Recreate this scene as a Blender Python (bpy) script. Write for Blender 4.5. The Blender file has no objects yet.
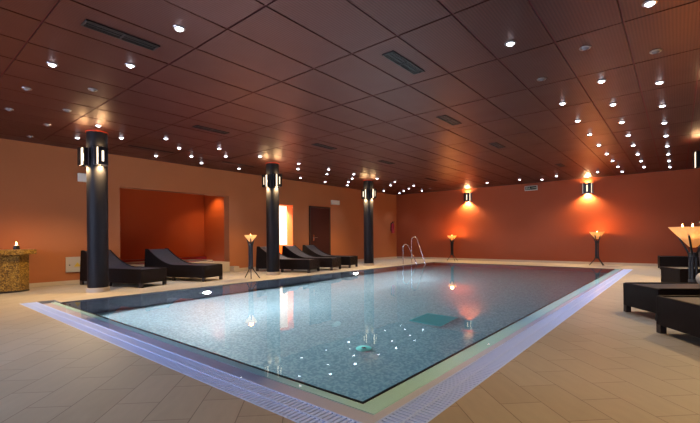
import bpy, math, random
from mathutils import Vector, Matrix
random.seed(7)
S = bpy.context.scene
COL = S.collection
R = math.radians

# ------------------------------------------------------------------ camera, world, exposure
CAM_H = 0.985
cd = bpy.data.cameras.new('camera')
cam = bpy.data.objects.new('camera', cd)
COL.objects.link(cam)
cd.sensor_fit = 'HORIZONTAL'
cd.sensor_width = 36.0
cd.lens = 395.1 / 700 * 36
cd.shift_y = (238.14 - 211.5) / 700
cd.clip_start = 0.02
_rz, _roll = R(39.709), R(-0.429)
_f = Vector((-math.sin(_rz), math.cos(_rz), 0)); _r = Vector((math.cos(_rz), math.sin(_rz), 0)); _u = Vector((0, 0, 1))
_x = _r * math.cos(_roll) + _u * math.sin(_roll); _y = _u * math.cos(_roll) - _r * math.sin(_roll)
cam.matrix_world = Matrix(((_x.x, _y.x, -_f.x, 0), (_x.y, _y.y, -_f.y, 0), (_x.z, _y.z, -_f.z, CAM_H), (0, 0, 0, 1)))
S.camera = cam

W = bpy.data.worlds.new('world'); S.world = W
W.use_nodes = True
W.node_tree.nodes['Background'].inputs[0].default_value = (0.55, 0.65, 1.0, 1)
W.node_tree.nodes['Background'].inputs[1].default_value = 2.5

S.view_settings.view_transform = 'Standard'
S.view_settings.look = 'None'
S.view_settings.gamma = 1.0
S.view_settings.use_curve_mapping = False
S.view_settings.exposure = 0.0
S.cycles.max_bounces = 10
S.cycles.diffuse_bounces = 5
S.cycles.glossy_bounces = 5
S.cycles.transmission_bounces = 8
S.cycles.transparent_max_bounces = 12
S.cycles.sample_clamp_indirect = 4.0
S.cycles.blur_glossy = 0.6

# light strengths, all in one place
P_SPOT = 45.0        # each recessed downlight
P_SCONCE = 330.0      # each half (up / down) of a wall lamp
P_POOL = 3800.0       # each underwater lamp
P_TORCH = 20.0        # candle bowl
P_CORRIDOR = 700.0
P_DAY = 460.0        # daylight through the window behind the camera

# ------------------------------------------------------------------ room numbers
XL, XR, YF, YB = -10.467, 3.4, 16.12, -3.6
HC = 3.046
PXL, PXR, PYN, PYF = -7.556, -1.487, 1.898, 14.30   # pool opening
PD = 1.42                                            # pool depth
WZ = -0.012                                          # water level

# ------------------------------------------------------------------ materials
def mat(name, base, rough=0.5, metal=0.0, spec=0.5, emit=None, estr=0.0, coat=0.0):
    m = bpy.data.materials.new(name); m.use_nodes = True
    b = m.node_tree.nodes['Principled BSDF']
    b.inputs['Base Color'].default_value = (*base, 1)
    b.inputs['Roughness'].default_value = rough
    b.inputs['Metallic'].default_value = metal
    b.inputs['Specular IOR Level'].default_value = spec
    b.inputs['Coat Weight'].default_value = coat
    if emit:
        b.inputs['Emission Color'].default_value = (*emit, 1)
        b.inputs['Emission Strength'].default_value = estr
    return m

def nodes(m):
    nt = m.node_tree
    return nt, nt.nodes, nt.links, nt.nodes['Principled BSDF']

def add_noise(m, c1, c2, scale=6.0, detail=4.0, bump=0.0, bscale=60.0, coords='Object'):
    nt, N, L, b = nodes(m)
    tc = N.new('ShaderNodeTexCoord')
    n = N.new('ShaderNodeTexNoise'); n.inputs['Scale'].default_value = scale; n.inputs['Detail'].default_value = detail
    L.new(tc.outputs[coords], n.inputs['Vector'])
    mx = N.new('ShaderNodeMix'); mx.data_type = 'RGBA'
    mx.inputs[6].default_value = (*c1, 1); mx.inputs[7].default_value = (*c2, 1)
    L.new(n.outputs['Fac'], mx.inputs[0]); L.new(mx.outputs[2], b.inputs['Base Color'])
    if bump:
        n2 = N.new('ShaderNodeTexNoise'); n2.inputs['Scale'].default_value = bscale; n2.inputs['Detail'].default_value = 3
        L.new(tc.outputs[coords], n2.inputs['Vector'])
        bp = N.new('ShaderNodeBump'); bp.inputs['Strength'].default_value = bump; bp.inputs['Distance'].default_value = 0.01
        L.new(n2.outputs['Fac'], bp.inputs['Height']); L.new(bp.outputs['Normal'], b.inputs['Normal'])
    return m

M = {}
M['wall'] = add_noise(mat('terracotta_paint', (0.45, 0.16, 0.07), 0.62, spec=0.3), (0.35, 0.12, 0.042), (0.41, 0.14, 0.05), 1.3, 5, 0.08, 90)
M['far_wall'] = add_noise(mat('red_terracotta_paint', (0.45, 0.1, 0.045), 0.6, spec=0.3), (0.28, 0.056, 0.015), (0.32, 0.065, 0.018), 1.3, 5, 0.08, 90)
M['niche_wall'] = add_noise(mat('deep_orange_paint', (0.5, 0.09, 0.015), 0.55, spec=0.3), (0.46, 0.08, 0.013), (0.54, 0.1, 0.017), 1.3, 5, 0.08, 90)
M['white_paint'] = add_noise(mat('white_paint', (0.85, 0.83, 0.8), 0.6), (0.83, 0.81, 0.78), (0.88, 0.86, 0.83), 3)
M['orange_paint'] = add_noise(mat('bright_orange_paint', (0.8, 0.2, 0.02), 0.6), (0.62, 0.11, 0.006), (0.66, 0.12, 0.008), 3)
M['gap'] = mat('ceiling_gap', (0.16, 0.008, 0.025), 0.5)
M['beige_stone'] = add_noise(mat('beige_stone', (0.5, 0.41, 0.3), 0.5), (0.46, 0.38, 0.28), (0.56, 0.46, 0.34), 9, 6)
M['slate_paint'] = add_noise(mat('slate_blue_paint', (0.009, 0.0085, 0.011), 0.5, spec=0.16), (0.008, 0.0075, 0.010), (0.011, 0.0105, 0.013), 5, 3, 0.05, 60)
M['glow_ring'] = mat('red_glow_ring', (0.6, 0.06, 0.015), 0.45)  # red colour standing in for lamp glow round the column tops
M['wicker_leg'] = add_noise(mat('dark_brown_leg', (0.02, 0.013, 0.012), 0.5), (0.016, 0.011, 0.01), (0.026, 0.017, 0.015), 30)
M['black_metal'] = add_noise(mat('black_metal', (0.012, 0.011, 0.012), 0.4, 0.3), (0.01, 0.009, 0.01), (0.016, 0.014, 0.015), 20)
M['chrome'] = mat('chrome', (0.8, 0.8, 0.82), 0.12, 1.0)
M['dull_chrome'] = mat('dull_chrome', (0.42, 0.38, 0.38), 0.3, 1.0)
M['vent'] = mat('vent_dark', (0.012, 0.011, 0.012), 0.5)
M['vent_frame'] = mat('vent_frame', (0.05, 0.04, 0.042), 0.4, 0.5)
M['lamp_on'] = mat('lamp_glow', (0.9, 0.9, 1), 0.4, emit=(0.82, 0.88, 1.0), estr=14)
M['lamp_off'] = mat('lamp_glass', (0.3, 0.28, 0.3), 0.15)
M['sconce_plate'] = mat('sconce_plate', (0.02, 0.016, 0.018), 0.3, 0.6)
M['sconce_glass'] = mat('sconce_glass', (0.9, 0.8, 0.6), 0.4, emit=(1.0, 0.8, 0.55), estr=1.9)
M['sconce_frame'] = mat('sconce_frame', (0.25, 0.23, 0.25), 0.3, 0.8)
M['pool_lamp'] = mat('pool_lamp', (1, 1, 1), 0.3, emit=(1.0, 0.93, 0.95), estr=60)
M['black_tile'] = mat('black_tile', (0.006, 0.006, 0.007), 0.3)
M['aqua_tile'] = add_noise(mat('aqua_tile', (0.5, 0.85, 0.85), 0.35), (0.6, 0.96, 0.97), (0.65, 1.0, 1.0), 8)  # aqua tile, base colour lightened to carry the glow from the pool
M['mauve_tile'] = add_noise(mat('mauve_tile', (0.4, 0.32, 0.33), 0.4), (0.68, 0.68, 0.84), (0.74, 0.74, 0.9), 5)
M['grate'] = add_noise(mat('lavender_plastic', (0.62, 0.62, 0.84), 0.4), (0.52, 0.66, 1.0), (0.56, 0.7, 1.0), 5)
M['channel'] = mat('channel_dark', (0.05, 0.06, 0.15), 0.6)
M['door'] = add_noise(mat('mahogany_door', (0.02, 0.006, 0.005), 0.45, spec=0.25), (0.026, 0.0045, 0.0045), (0.034, 0.006, 0.006), 14)
M['door_frame'] = mat('door_frame', (0.02, 0.006, 0.006), 0.4)
M['grey_plate'] = add_noise(mat('grey_plate', (0.42, 0.38, 0.34), 0.5), (0.4, 0.36, 0.32), (0.45, 0.41, 0.36), 8)
M['yellow'] = mat('yellow_mark', (0.6, 0.42, 0.04), 0.5)
M['ivory'] = mat('ivory_plastic', (0.75, 0.7, 0.6), 0.4)
M['ivory_glow'] = mat('ivory_lens', (0.8, 0.75, 0.65), 0.4)
M['sign_dark'] = mat('sign_dark', (0.012, 0.02, 0.016), 0.6, spec=0.1)
M['sign_grey'] = mat('sign_grey', (0.5, 0.48, 0.46), 0.4)
M['sign_green'] = mat('sign_green', (0.3, 0.34, 0.28), 0.5)
M['red_metal'] = mat('red_extinguisher', (0.4, 0.012, 0.03), 0.3)
M['brown_rubber'] = mat('black_rubber', (0.02, 0.018, 0.017), 0.5)
M['amber_glass'] = mat('amber_glass', (0.85, 0.5, 0.16), 0.4, emit=(1.0, 0.5, 0.1), estr=0.9)
M['wax'] = mat('candle_wax', (0.85, 0.72, 0.5), 0.5, emit=(1.0, 0.55, 0.2), estr=0.8)
M['flame'] = mat('flame', (1, 0.7, 0.3), 0.5, emit=(1.0, 0.55, 0.2), estr=30)
M['towel'] = add_noise(mat('cream_towel', (0.6, 0.48, 0.33), 0.9), (0.56, 0.45, 0.31), (0.64, 0.52, 0.36), 40, 4, 0.4, 200)
M['leaf'] = add_noise(mat('leaf', (0.03, 0.075, 0.02), 0.45), (0.02, 0.055, 0.015), (0.05, 0.11, 0.03), 4)
M['stem'] = mat('stem', (0.08, 0.05, 0.025), 0.6)
M['soil'] = mat('soil', (0.03, 0.02, 0.015), 0.9)
M['tub_red'] = add_noise(mat('tub_red', (0.3, 0.02, 0.015), 0.3), (0.27, 0.018, 0.013), (0.33, 0.023, 0.018), 4)
M['glass_pane'] = None

# ceiling panel: coppery lacquered metal with fine ribs along the panel
m = mat('copper_panel', (0.22, 0.09, 0.07), 0.34, 0.85, 0.5); M['panel'] = m
nt, N, L, b = nodes(m)
tc = N.new('ShaderNodeTexCoord')
wv = N.new('ShaderNodeTexWave'); wv.bands_direction = 'X'; wv.inputs['Scale'].default_value = 11.0; wv.inputs['Distortion'].default_value = 0.0
L.new(tc.outputs['Object'], wv.inputs['Vector'])
nz = N.new('ShaderNodeTexNoise'); nz.inputs['Scale'].default_value = 2.2; nz.inputs['Detail'].default_value = 4
L.new(tc.outputs['Object'], nz.inputs['Vector'])
ra = N.new('ShaderNodeMapRange'); ra.inputs['To Min'].default_value = 0.36; ra.inputs['To Max'].default_value = 0.46
L.new(nz.outputs['Fac'], ra.inputs['Value']); L.new(ra.outputs['Result'], b.inputs['Roughness'])
mx = N.new('ShaderNodeMix'); mx.data_type = 'RGBA'
mx.inputs[6].default_value = (0.104, 0.036, 0.032, 1); mx.inputs[7].default_value = (0.135, 0.047, 0.041, 1)
L.new(wv.outputs['Fac'], mx.inputs[0]); L.new(mx.outputs[2], b.inputs['Base Color'])
bp = N.new('ShaderNodeBump'); bp.inputs['Strength'].default_value = 0.12; bp.inputs['Distance'].default_value = 0.004
L.new(wv.outputs['Fac'], bp.inputs['Height']); L.new(bp.outputs['Normal'], b.inputs['Normal'])

# stone floor: diagonal 0.5 x 0.253 tiles in running bond
m = mat('stone_tile_floor', (0.45, 0.37, 0.27), 0.45); M['floor'] = m
nt, N, L, b = nodes(m)
tc = N.new('ShaderNodeTexCoord')
mp = N.new('ShaderNodeMapping'); mp.vector_type = 'POINT'
# u = (-x+y)/sqrt2 - s ; v = (x+y)/sqrt2 - 0.08   -> rotation of -135 / mirrored: built from dot products
sx = N.new('ShaderNodeVectorMath'); sx.operation = 'DOT_PRODUCT'; sx.inputs[1].default_value = (-0.70711, 0.70711, 0)
sy = N.new('ShaderNodeVectorMath'); sy.operation = 'DOT_PRODUCT'; sy.inputs[1].default_value = (0.70711, 0.70711, 0)
L.new(tc.outputs['Object'], sx.inputs[0]); L.new(tc.outputs['Object'], sy.inputs[0])
cb = N.new('ShaderNodeCombineXYZ')
a1 = N.new('ShaderNodeMath'); a1.operation = 'ADD'; a1.inputs[1].default_value = 0.01 + 20
a2 = N.new('ShaderNodeMath'); a2.operation = 'ADD'; a2.inputs[1].default_value = -0.08 + 0.253 * 80
L.new(sx.outputs['Value'], a1.inputs[0]); L.new(sy.outputs['Value'], a2.inputs[0])
L.new(a1.outputs[0], cb.inputs[0]); L.new(a2.outputs[0], cb.inputs[1])
br = N.new('ShaderNodeTexBrick'); br.offset = 0.5
br.inputs['Scale'].default_value = 1.0
br.inputs['Brick Width'].default_value = 0.5; br.inputs['Row Height'].default_value = 0.253
br.inputs['Mortar Size'].default_value = 0.0028; br.inputs['Mortar Smooth'].default_value = 0.3
br.inputs['Color1'].default_value = (0.40, 0.34, 0.24, 1); br.inputs['Color2'].default_value = (0.365, 0.305, 0.21, 1)
br.inputs['Mortar'].default_value = (0.16, 0.125, 0.09, 1)
L.new(cb.outputs[0], br.inputs['Vector'])
nz = N.new('ShaderNodeTexNoise'); nz.inputs['Scale'].default_value = 5; nz.inputs['Detail'].default_value = 6
mpn = N.new('ShaderNodeMapping'); mpn.inputs['Scale'].default_value = (1, 4, 1)
L.new(cb.outputs[0], mpn.inputs['Vector']); L.new(mpn.outputs[0], nz.inputs['Vector'])
rr = N.new('ShaderNodeMapRange'); rr.inputs['To Min'].default_value = 0.84; rr.inputs['To Max'].default_value = 1.14
L.new(nz.outputs['Fac'], rr.inputs['Value'])
mu = N.new('ShaderNodeMix'); mu.data_type = 'RGBA'; mu.blend_type = 'MULTIPLY'; mu.inputs[0].default_value = 1.0
L.new(br.outputs['Color'], mu.inputs[6]); L.new(rr.outputs['Result'], mu.inputs[7]); L.new(mu.outputs[2], b.inputs['Base Color'])
r2 = N.new('ShaderNodeMapRange'); r2.inputs['To Min'].default_value = 0.38; r2.inputs['To Max'].default_value = 0.55
L.new(nz.outputs['Fac'], r2.inputs['Value']); L.new(r2.outputs['Result'], b.inputs['Roughness'])
bp = N.new('ShaderNodeBump'); bp.inputs['Strength'].default_value = 0.25; bp.inputs['Distance'].default_value = 0.004; bp.invert = True
L.new(br.outputs['Fac'], bp.inputs['Height']); L.new(bp.outputs['Normal'], b.inputs['Normal'])

# mosaics: random colour per small square
def mosaic(name, cols, size, rough=0.35, grout=None):
    m = mat(name, cols[0], rough)
    nt, N, L, b = nodes(m)
    tc = N.new('ShaderNodeTexCoord')
    ad = N.new('ShaderNodeVectorMath'); ad.operation = 'ADD'; ad.inputs[1].default_value = (0.0113 + size * 400, 0.0117 + size * 400, 0.0111 + size * 400)
    L.new(tc.outputs['Object'], ad.inputs[0])
    sn = N.new('ShaderNodeVectorMath'); sn.operation = 'SNAP'; sn.inputs[1].default_value = (size, size, size)
    L.new(ad.outputs[0], sn.inputs[0])
    wn = N.new('ShaderNodeTexWhiteNoise'); wn.noise_dimensions = '3D'
    L.new(sn.outputs[0], wn.inputs['Vector'])
    cr = N.new('ShaderNodeValToRGB'); cr.color_ramp.interpolation = 'CONSTANT'
    els = cr.color_ramp.elements
    while len(els) < len(cols): els.new(0.5)
    for i, c in enumerate(cols):
        els[i].position = i / len(cols); els[i].color = (*c, 1)
    L.new(wn.outputs['Value'], cr.inputs[0]); L.new(cr.outputs[0], b.inputs['Base Color'])
    return m
M['mosaic'] = mosaic('pool_mosaic', [(0.2, 0.31, 0.36), (0.29, 0.41, 0.45), (0.16, 0.27, 0.33), (0.24, 0.35, 0.4), (0.3, 0.4, 0.44), (0.19, 0.29, 0.35)], 0.025)
M['wall_mosaic'] = mosaic('plum_mosaic', [(0.06, 0.05, 0.08), (0.08, 0.065, 0.1), (0.045, 0.04, 0.07), (0.1, 0.08, 0.11)], 0.03)
M['gold_mosaic'] = mosaic('gold_mosaic', [(0.2, 0.105, 0.02), (0.34, 0.19, 0.035), (0.1, 0.05, 0.01), (0.25, 0.135, 0.025), (0.42, 0.26, 0.06), (0.14, 0.07, 0.014)], 0.016, 0.3)

# woven wicker
m = mat('dark_wicker', (0.022, 0.014, 0.013), 0.55, spec=0.1); M['wicker'] = m
def weave(m, c1, c2, scale):
    nt, N, L, b = nodes(m)
    tc = N.new('ShaderNodeTexCoord')
    ck = N.new('ShaderNodeTexChecker'); ck.inputs['Scale'].default_value = scale
    ck.inputs['Color1'].default_value = (*c1, 1); ck.inputs['Color2'].default_value = (*c2, 1)
    L.new(tc.outputs['Object'], ck.inputs['Vector']); L.new(ck.outputs['Color'], b.inputs['Base Color'])
    bp = N.new('ShaderNodeBump'); bp.inputs['Strength'].default_value = 0.4; bp.inputs['Distance'].default_value = 0.003
    L.new(ck.outputs['Fac'], bp.inputs['Height']); L.new(bp.outputs['Normal'], b.inputs['Normal'])
weave(m, (0.009, 0.005, 0.0045), (0.004, 0.0026, 0.0024), 55)
m = mat('dark_grey_weave', (0.04, 0.04, 0.05), 0.5); M['weave'] = m
weave(m, (0.018, 0.019, 0.026), (0.011, 0.011, 0.016), 70)
m = mat('brown_grey_wicker', (0.06, 0.05, 0.045), 0.5); M['pot'] = m
weave(m, (0.075, 0.06, 0.052), (0.04, 0.033, 0.03), 40)

m = bpy.data.materials.new('amber_shade'); m.use_nodes = True; M['amber_glass'] = m
nt = m.node_tree; N = nt.nodes; L = nt.links
N.remove(N['Principled BSDF'])
d1 = N.new('ShaderNodeBsdfDiffuse'); d1.inputs[0].default_value = (0.8, 0.65, 0.42, 1)
t1 = N.new('ShaderNodeBsdfTranslucent'); t1.inputs[0].default_value = (0.95, 0.78, 0.5, 1)
mx = N.new('ShaderNodeMixShader'); mx.inputs[0].default_value = 0.6
L.new(d1.outputs[0], mx.inputs[1]); L.new(t1.outputs[0], mx.inputs[2]); L.new(mx.outputs[0], N['Material Output'].inputs[0])

# water (refracting surface) and the thin film over the shallow ledge
m = bpy.data.materials.new('pool_water'); m.use_nodes = True; M['water'] = m
nt = m.node_tree; N = nt.nodes; L = nt.links
N.remove(N['Principled BSDF'])
g = N.new('ShaderNodeBsdfGlass'); g.inputs['IOR'].default_value = 1.333; g.inputs['Roughness'].default_value = 0.0
g.inputs['Color'].default_value = (0.97, 1, 1, 1)
tc = N.new('ShaderNodeTexCoord'); nz = N.new('ShaderNodeTexNoise'); nz.inputs['Scale'].default_value = 3.0; nz.inputs['Detail'].default_value = 2
L.new(tc.outputs['Object'], nz.inputs['Vector'])
bp = N.new('ShaderNodeBump'); bp.inputs['Strength'].default_value = 0.06; bp.inputs['Distance'].default_value = 0.01
L.new(nz.outputs['Fac'], bp.inputs['Height']); L.new(bp.outputs['Normal'], g.inputs['Normal'])
L.new(g.outputs[0], N['Material Output'].inputs[0])
va = N.new('ShaderNodeVolumeAbsorption'); va.inputs['Color'].default_value = (0.5, 0.74, 0.79, 1); va.inputs['Density'].default_value = 0.32
L.new(va.outputs[0], N['Material Output'].inputs['Volume'])
m = bpy.data.materials.new('water_film'); m.use_nodes = True; M['film'] = m
nt = m.node_tree; N = nt.nodes; L = nt.links
N.remove(N['Principled BSDF'])
t = N.new('ShaderNodeBsdfTransparent'); t.inputs[0].default_value = (0.95, 0.97, 0.98, 1)
gl = N.new('ShaderNodeBsdfGlossy'); gl.inputs['Roughness'].default_value = 0.02
fr = N.new('ShaderNodeFresnel'); fr.inputs['IOR'].default_value = 1.333
mx = N.new('ShaderNodeMixShader')
L.new(fr.outputs[0], mx.inputs[0]); L.new(t.outputs[0], mx.inputs[1]); L.new(gl.outputs[0], mx.inputs[2]); L.new(mx.outputs[0], N['Material Output'].inputs[0])
m = bpy.data.materials.new('window_pane'); m.use_nodes = True; M['glass_pane'] = m
nt = m.node_tree; N = nt.nodes; L = nt.links
N.remove(N['Principled BSDF'])
t = N.new('ShaderNodeBsdfTransparent'); gl = N.new('ShaderNodeBsdfGlossy'); gl.inputs['Roughness'].default_value = 0.02
fr = N.new('ShaderNodeFresnel'); fr.inputs['IOR'].default_value = 1.45; mx = N.new('ShaderNodeMixShader')
L.new(fr.outputs[0], mx.inputs[0]); L.new(t.outputs[0], mx.inputs[1]); L.new(gl.outputs[0], mx.inputs[2]); L.new(mx.outputs[0], N['Material Output'].inputs[0])

# ------------------------------------------------------------------ mesh helpers
class MB:
    def __init__(self): self.v = []; self.f = []
    def add(self, vs, fs):
        o = len(self.v); self.v += [tuple(p) for p in vs]; self.f += [tuple(i + o for i in f) for f in fs]; return self
    def box(self, x0, x1, y0, y1, z0, z1):
        v = [(x0, y0, z0), (x1, y0, z0), (x1, y1, z0), (x0, y1, z0), (x0, y0, z1), (x1, y0, z1), (x1, y1, z1), (x0, y1, z1)]
        return self.add(v, [(3, 2, 1, 0), (4, 5, 6, 7), (0, 1, 5, 4), (1, 2, 6, 5), (2, 3, 7, 6), (3, 0, 4, 7)])
    def quad(self, a, b, c, d): return self.add([a, b, c, d], [(0, 1, 2, 3)])
    def cyl(self, c, r, z0, z1, n=24, r2=None):
        r2 = r if r2 is None else r2; x, y = c
        v = [(x + r * math.cos(2 * math.pi * i / n), y + r * math.sin(2 * math.pi * i / n), z0) for i in range(n)]
        v += [(x + r2 * math.cos(2 * math.pi * i / n), y + r2 * math.sin(2 * math.pi * i / n), z1) for i in range(n)]
        f = [(i, (i + 1) % n, n + (i + 1) % n, n + i) for i in range(n)]
        return self.add(v, f + [tuple(range(n - 1, -1, -1)), tuple(range(n, 2 * n))])
    def lathe(self, c, prof, n=24, cap=True):
        x, y = c; k = len(prof); v = []
        for r, z in prof:
            v += [(x + r * math.cos(2 * math.pi * i / n), y + r * math.sin(2 * math.pi * i / n), z) for i in range(n)]
        f = [(j * n + i, j * n + (i + 1) % n, (j + 1) * n + (i + 1) % n, (j + 1) * n + i) for j in range(k - 1) for i in range(n)]
        if cap: f += [tuple(range(n - 1, -1, -1)), tuple(range((k - 1) * n, k * n))]
        return self.add(v, f)
    def tube(self, pts, r, n=10, r_end=None):
        pts = [Vector(p) for p in pts]; k = len(pts); v = []; up = None
        for i, p in enumerate(pts):
            t = (pts[min(i + 1, k - 1)] - pts[max(i - 1, 0)]).normalized()
            if up is None:
                up = Vector((0, 0, 1)) if abs(t.z) < 0.9 else Vector((1, 0, 0))
            a = t.cross(up).normalized(); b2 = a.cross(t).normalized(); up = b2
            rr = r if r_end is None else r + (r_end - r) * i / (k - 1)
            v += [tuple(p + a * rr * math.cos(2 * math.pi * j / n) + b2 * rr * math.sin(2 * math.pi * j / n)) for j in range(n)]
        f = [(i * n + j, i * n + (j + 1) % n, (i + 1) * n + (j + 1) % n, (i + 1) * n + j) for i in range(k - 1) for j in range(n)]
        return self.add(v, f + [tuple(range(n - 1, -1, -1)), tuple(range((k - 1) * n, k * n))])
    def prism(self, poly, y0, y1):            # polygon in x-z extruded along y
        n = len(poly)
        v = [(x, y0, z) for x, z in poly] + [(x, y1, z) for x, z in poly]
        return self.add(v, [tuple(range(n)), tuple(range(2 * n - 1, n - 1, -1))] + [(i, n + i, n + (i + 1) % n, (i + 1) % n) for i in range(n)])
    def build(self, name, m, parent=None, smooth=False, bevel=0.0, loc=None, recalc=True):
        me = bpy.data.meshes.new(name); me.from_pydata(self.v, [], self.f)
        import bmesh
        bm = bmesh.new(); bm.from_mesh(me)
        if recalc: bmesh.ops.recalc_face_normals(bm, faces=bm.faces[:])
        if smooth:
            for fc in bm.faces: fc.smooth = True
            for e in bm.edges:
                if len(e.link_faces) == 2 and e.calc_face_angle(0) > 0.7: e.smooth = False
        bm.to_mesh(me); bm.free()
        me.materials.append(m)
        o = bpy.data.objects.new(name, me); COL.objects.link(o)
        if parent: o.parent = parent
        if loc is not None: o.location = loc
        if bevel:
            bv = o.modifiers.new('bevel', 'BEVEL'); bv.width = bevel; bv.segments = 2; bv.limit_method = 'ANGLE'
        return o

def tag(o, label=None, cat=None, group=None, kind=None):
    if label: o['label'] = label
    if cat: o['category'] = cat
    if group: o['group'] = group
    if kind: o['kind'] = kind
    return o
def thing(name, loc, rz, label, cat, group=None):
    o = bpy.data.objects.new(name, None); COL.objects.link(o)
    o.empty_display_size = 0.1
    o.location = loc; o.rotation_euler = (0, 0, rz)
    return tag(o, label, cat, group)
def copy_tree(o, parent=None):
    c = o.copy(); COL.objects.link(c); c.parent = parent
    for ch in list(o.children): copy_tree(ch, c)
    return c
def struct(mb, name, m, parent=None, **kw):
    o = mb.build(name, m, parent, **kw)
    if parent is None: o['kind'] = 'structure'
    return o
def light(name, kind, loc, direction, power, color, parent=None, size=0.05, angle=90, blend=0.6, size_y=None):
    d = bpy.data.lights.new(name, kind); d.energy = power; d.color = color
    if kind == 'SPOT':
        d.spot_size = R(angle); d.spot_blend = blend; d.shadow_soft_size = size
    elif kind == 'AREA':
        d.size = size
        if size_y: d.shape = 'RECTANGLE'; d.size_y = size_y
        d.spread = R(angle)
    else: d.shadow_soft_size = size
    o = bpy.data.objects.new(name, d); COL.objects.link(o)
    o.location = loc; o.rotation_euler = Vector(direction).to_track_quat('-Z', 'Y').to_euler()
    if parent: o.parent = parent
    return o

# daylight through the window behind the camera
light('daylight', 'AREA', (-6.0, YB - 0.35, 1.75), (0, 1, -0.05), P_DAY, (0.62, 0.72, 1.0), size=6.4, size_y=1.7, angle=170)

# ------------------------------------------------------------------ structure: floor with the pool cut out
GX0, GX1, GY0 = -7.93, -1.03, 1.44         # outer edge of the overflow grating
LX1, LY0, LX0 = -1.25, 1.66, -7.77         # inner edge of the grating = outer edge of the ledge
f = MB()
T = 0.12
f.box(XL, GX0, YB, YF, -T, 0)                          # left deck
f.box(GX0, PXL, PYN, YF, -T, 0)
f.box(GX0, GX1, YB, GY0, -T, 0)                        # near deck
f.box(GX1, XR, YB, YF, -T, 0)                          # right deck
f.box(PXL, GX1, PYF, YF, -T, 0)                        # far deck
# slivers beside the grating ends
struct(f, 'floor', M['floor'])

w = MB()
w.box(XL - 0.28, XL, YB, 3.83, 0, HC)                      # left of the niche
w.box(XL - 0.28, XL, 3.83, 6.88, 2.28, HC)                 # above it
w.box(XL - 0.28, XL, 6.88, 8.62, 0, HC)
w.box(XL - 0.28, XL, 8.62, 9.46, 2.17, HC)                 # over the doorway
w.box(XL - 0.28, XL, 9.46, YF, 0, HC)
struct(w, 'wall_left', M['wall'])
struct(MB().box(XL - 0.28, XR, YF, YF + 0.2, 0, HC), 'wall_far', M['far_wall'])
struct(MB().box(XR, XR + 0.2, YB, YF + 0.2, 0, HC), 'wall_right', M['far_wall'])
w = MB()
w.box(XL - 0.28, -9.2, YB - 0.2, YB, 0, HC); w.box(-2.8, XR + 0.2, YB - 0.2, YB, 0, HC)
w.box(-9.2, -2.8, YB - 0.2, YB, 0, 0.9); w.box(-9.2, -2.8, YB - 0.2, YB, 2.6, HC)
struct(w, 'wall_back', M['wall'])
wf = MB()
for x in (-9.2, -7.6, -6.0, -4.4, -2.86): wf.box(x, x + 0.06, YB - 0.14, YB - 0.06, 0.9, 2.6)
wf.box(-9.2, -2.8, YB - 0.14, YB - 0.06, 0.9, 0.96); wf.box(-9.2, -2.8, YB - 0.14, YB - 0.06, 2.54, 2.6)
wo = struct(wf, 'window_1', M['vent_frame'])
MB().box(-9.2, -2.8, YB - 0.105, YB - 0.095, 0.96, 2.54).build('pane', M['glass_pane'], wo)

# niche behind the left wall
NX = -12.45; NY0, NY1, NZ = 3.55, 7.2, 2.56
struct(MB().box(NX - 0.15, NX, NY0 - 0.15, NY1 + 0.15, 0, NZ), 'wall_niche_back', M['niche_wall'])
struct(MB().box(NX, XL - 0.28, NY0 - 0.15, NY0, 0, NZ), 'wall_niche_left', M['niche_wall'])
struct(MB().box(NX, XL - 0.28, NY1, NY1 + 0.15, 0, NZ), 'wall_niche_right', M['niche_wall'])
struct(MB().box(NX - 0.15, XL - 0.28, NY0 - 0.15, NY1 + 0.15, NZ, NZ + 0.12), 'ceiling_niche', M['niche_wall'])
# corridor behind the open doorway
c = MB()
c.box(-13.0, -12.9, 7.4, 14.0, 0.72, 2.7)
c.box(-13.0, XL - 0.28, 7.35, 7.4, 0, 2.7)
c.box(-13.0, XL - 0.28, 14.0, 14.1, 0, 2.7)
struct(c, 'wall_corridor', M['white_paint'])
struct(MB().box(-13.0, -12.88, 7.4, 14.0, 0, 0.72), 'wall_dado', M['orange_paint'])
struct(MB().box(-13.0, XL - 0.28, 7.35, 14.1, 2.7, 2.8), 'ceiling_corridor', M['white_paint'])
struct(MB().box(-13.0, XL, 7.35, 14.1, -0.1, -0.001), 'floor_corridor', M['beige_stone'])
struct(MB().box(XL - 0.3, XL + 0.002, 9.44, 9.462, 0, 2.17).box(XL - 0.3, XL + 0.002, 8.618, 8.64, 0, 2.17).box(XL - 0.3, XL + 0.002, 8.64, 9.44, 2.15, 2.172), 'trim_1', M['orange_paint'])
light('corridor_light', 'AREA', (-11.7, 9.2, 2.6), (-0.6, 0, -1), P_CORRIDOR, (1.0, 0.86, 0.68), size=0.5, size_y=2.0, angle=170)

# skirting
s = MB()
s.box(XL, XL + 0.012, YB, 3.7, 0, 0.085); s.box(XL, XL + 0.012, 7.0, 8.62, 0, 0.085); s.box(XL, XL + 0.012, 9.46, 10.24, 0, 0.085); s.box(XL, XL + 0.012, 11.4, YF, 0, 0.085)
struct(s, 'baseboard_left', M['beige_stone'])
struct(MB().box(XL + 0.012, XR, YF - 0.012, YF, 0, 0.085), 'baseboard_far', M['beige_stone'])

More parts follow.
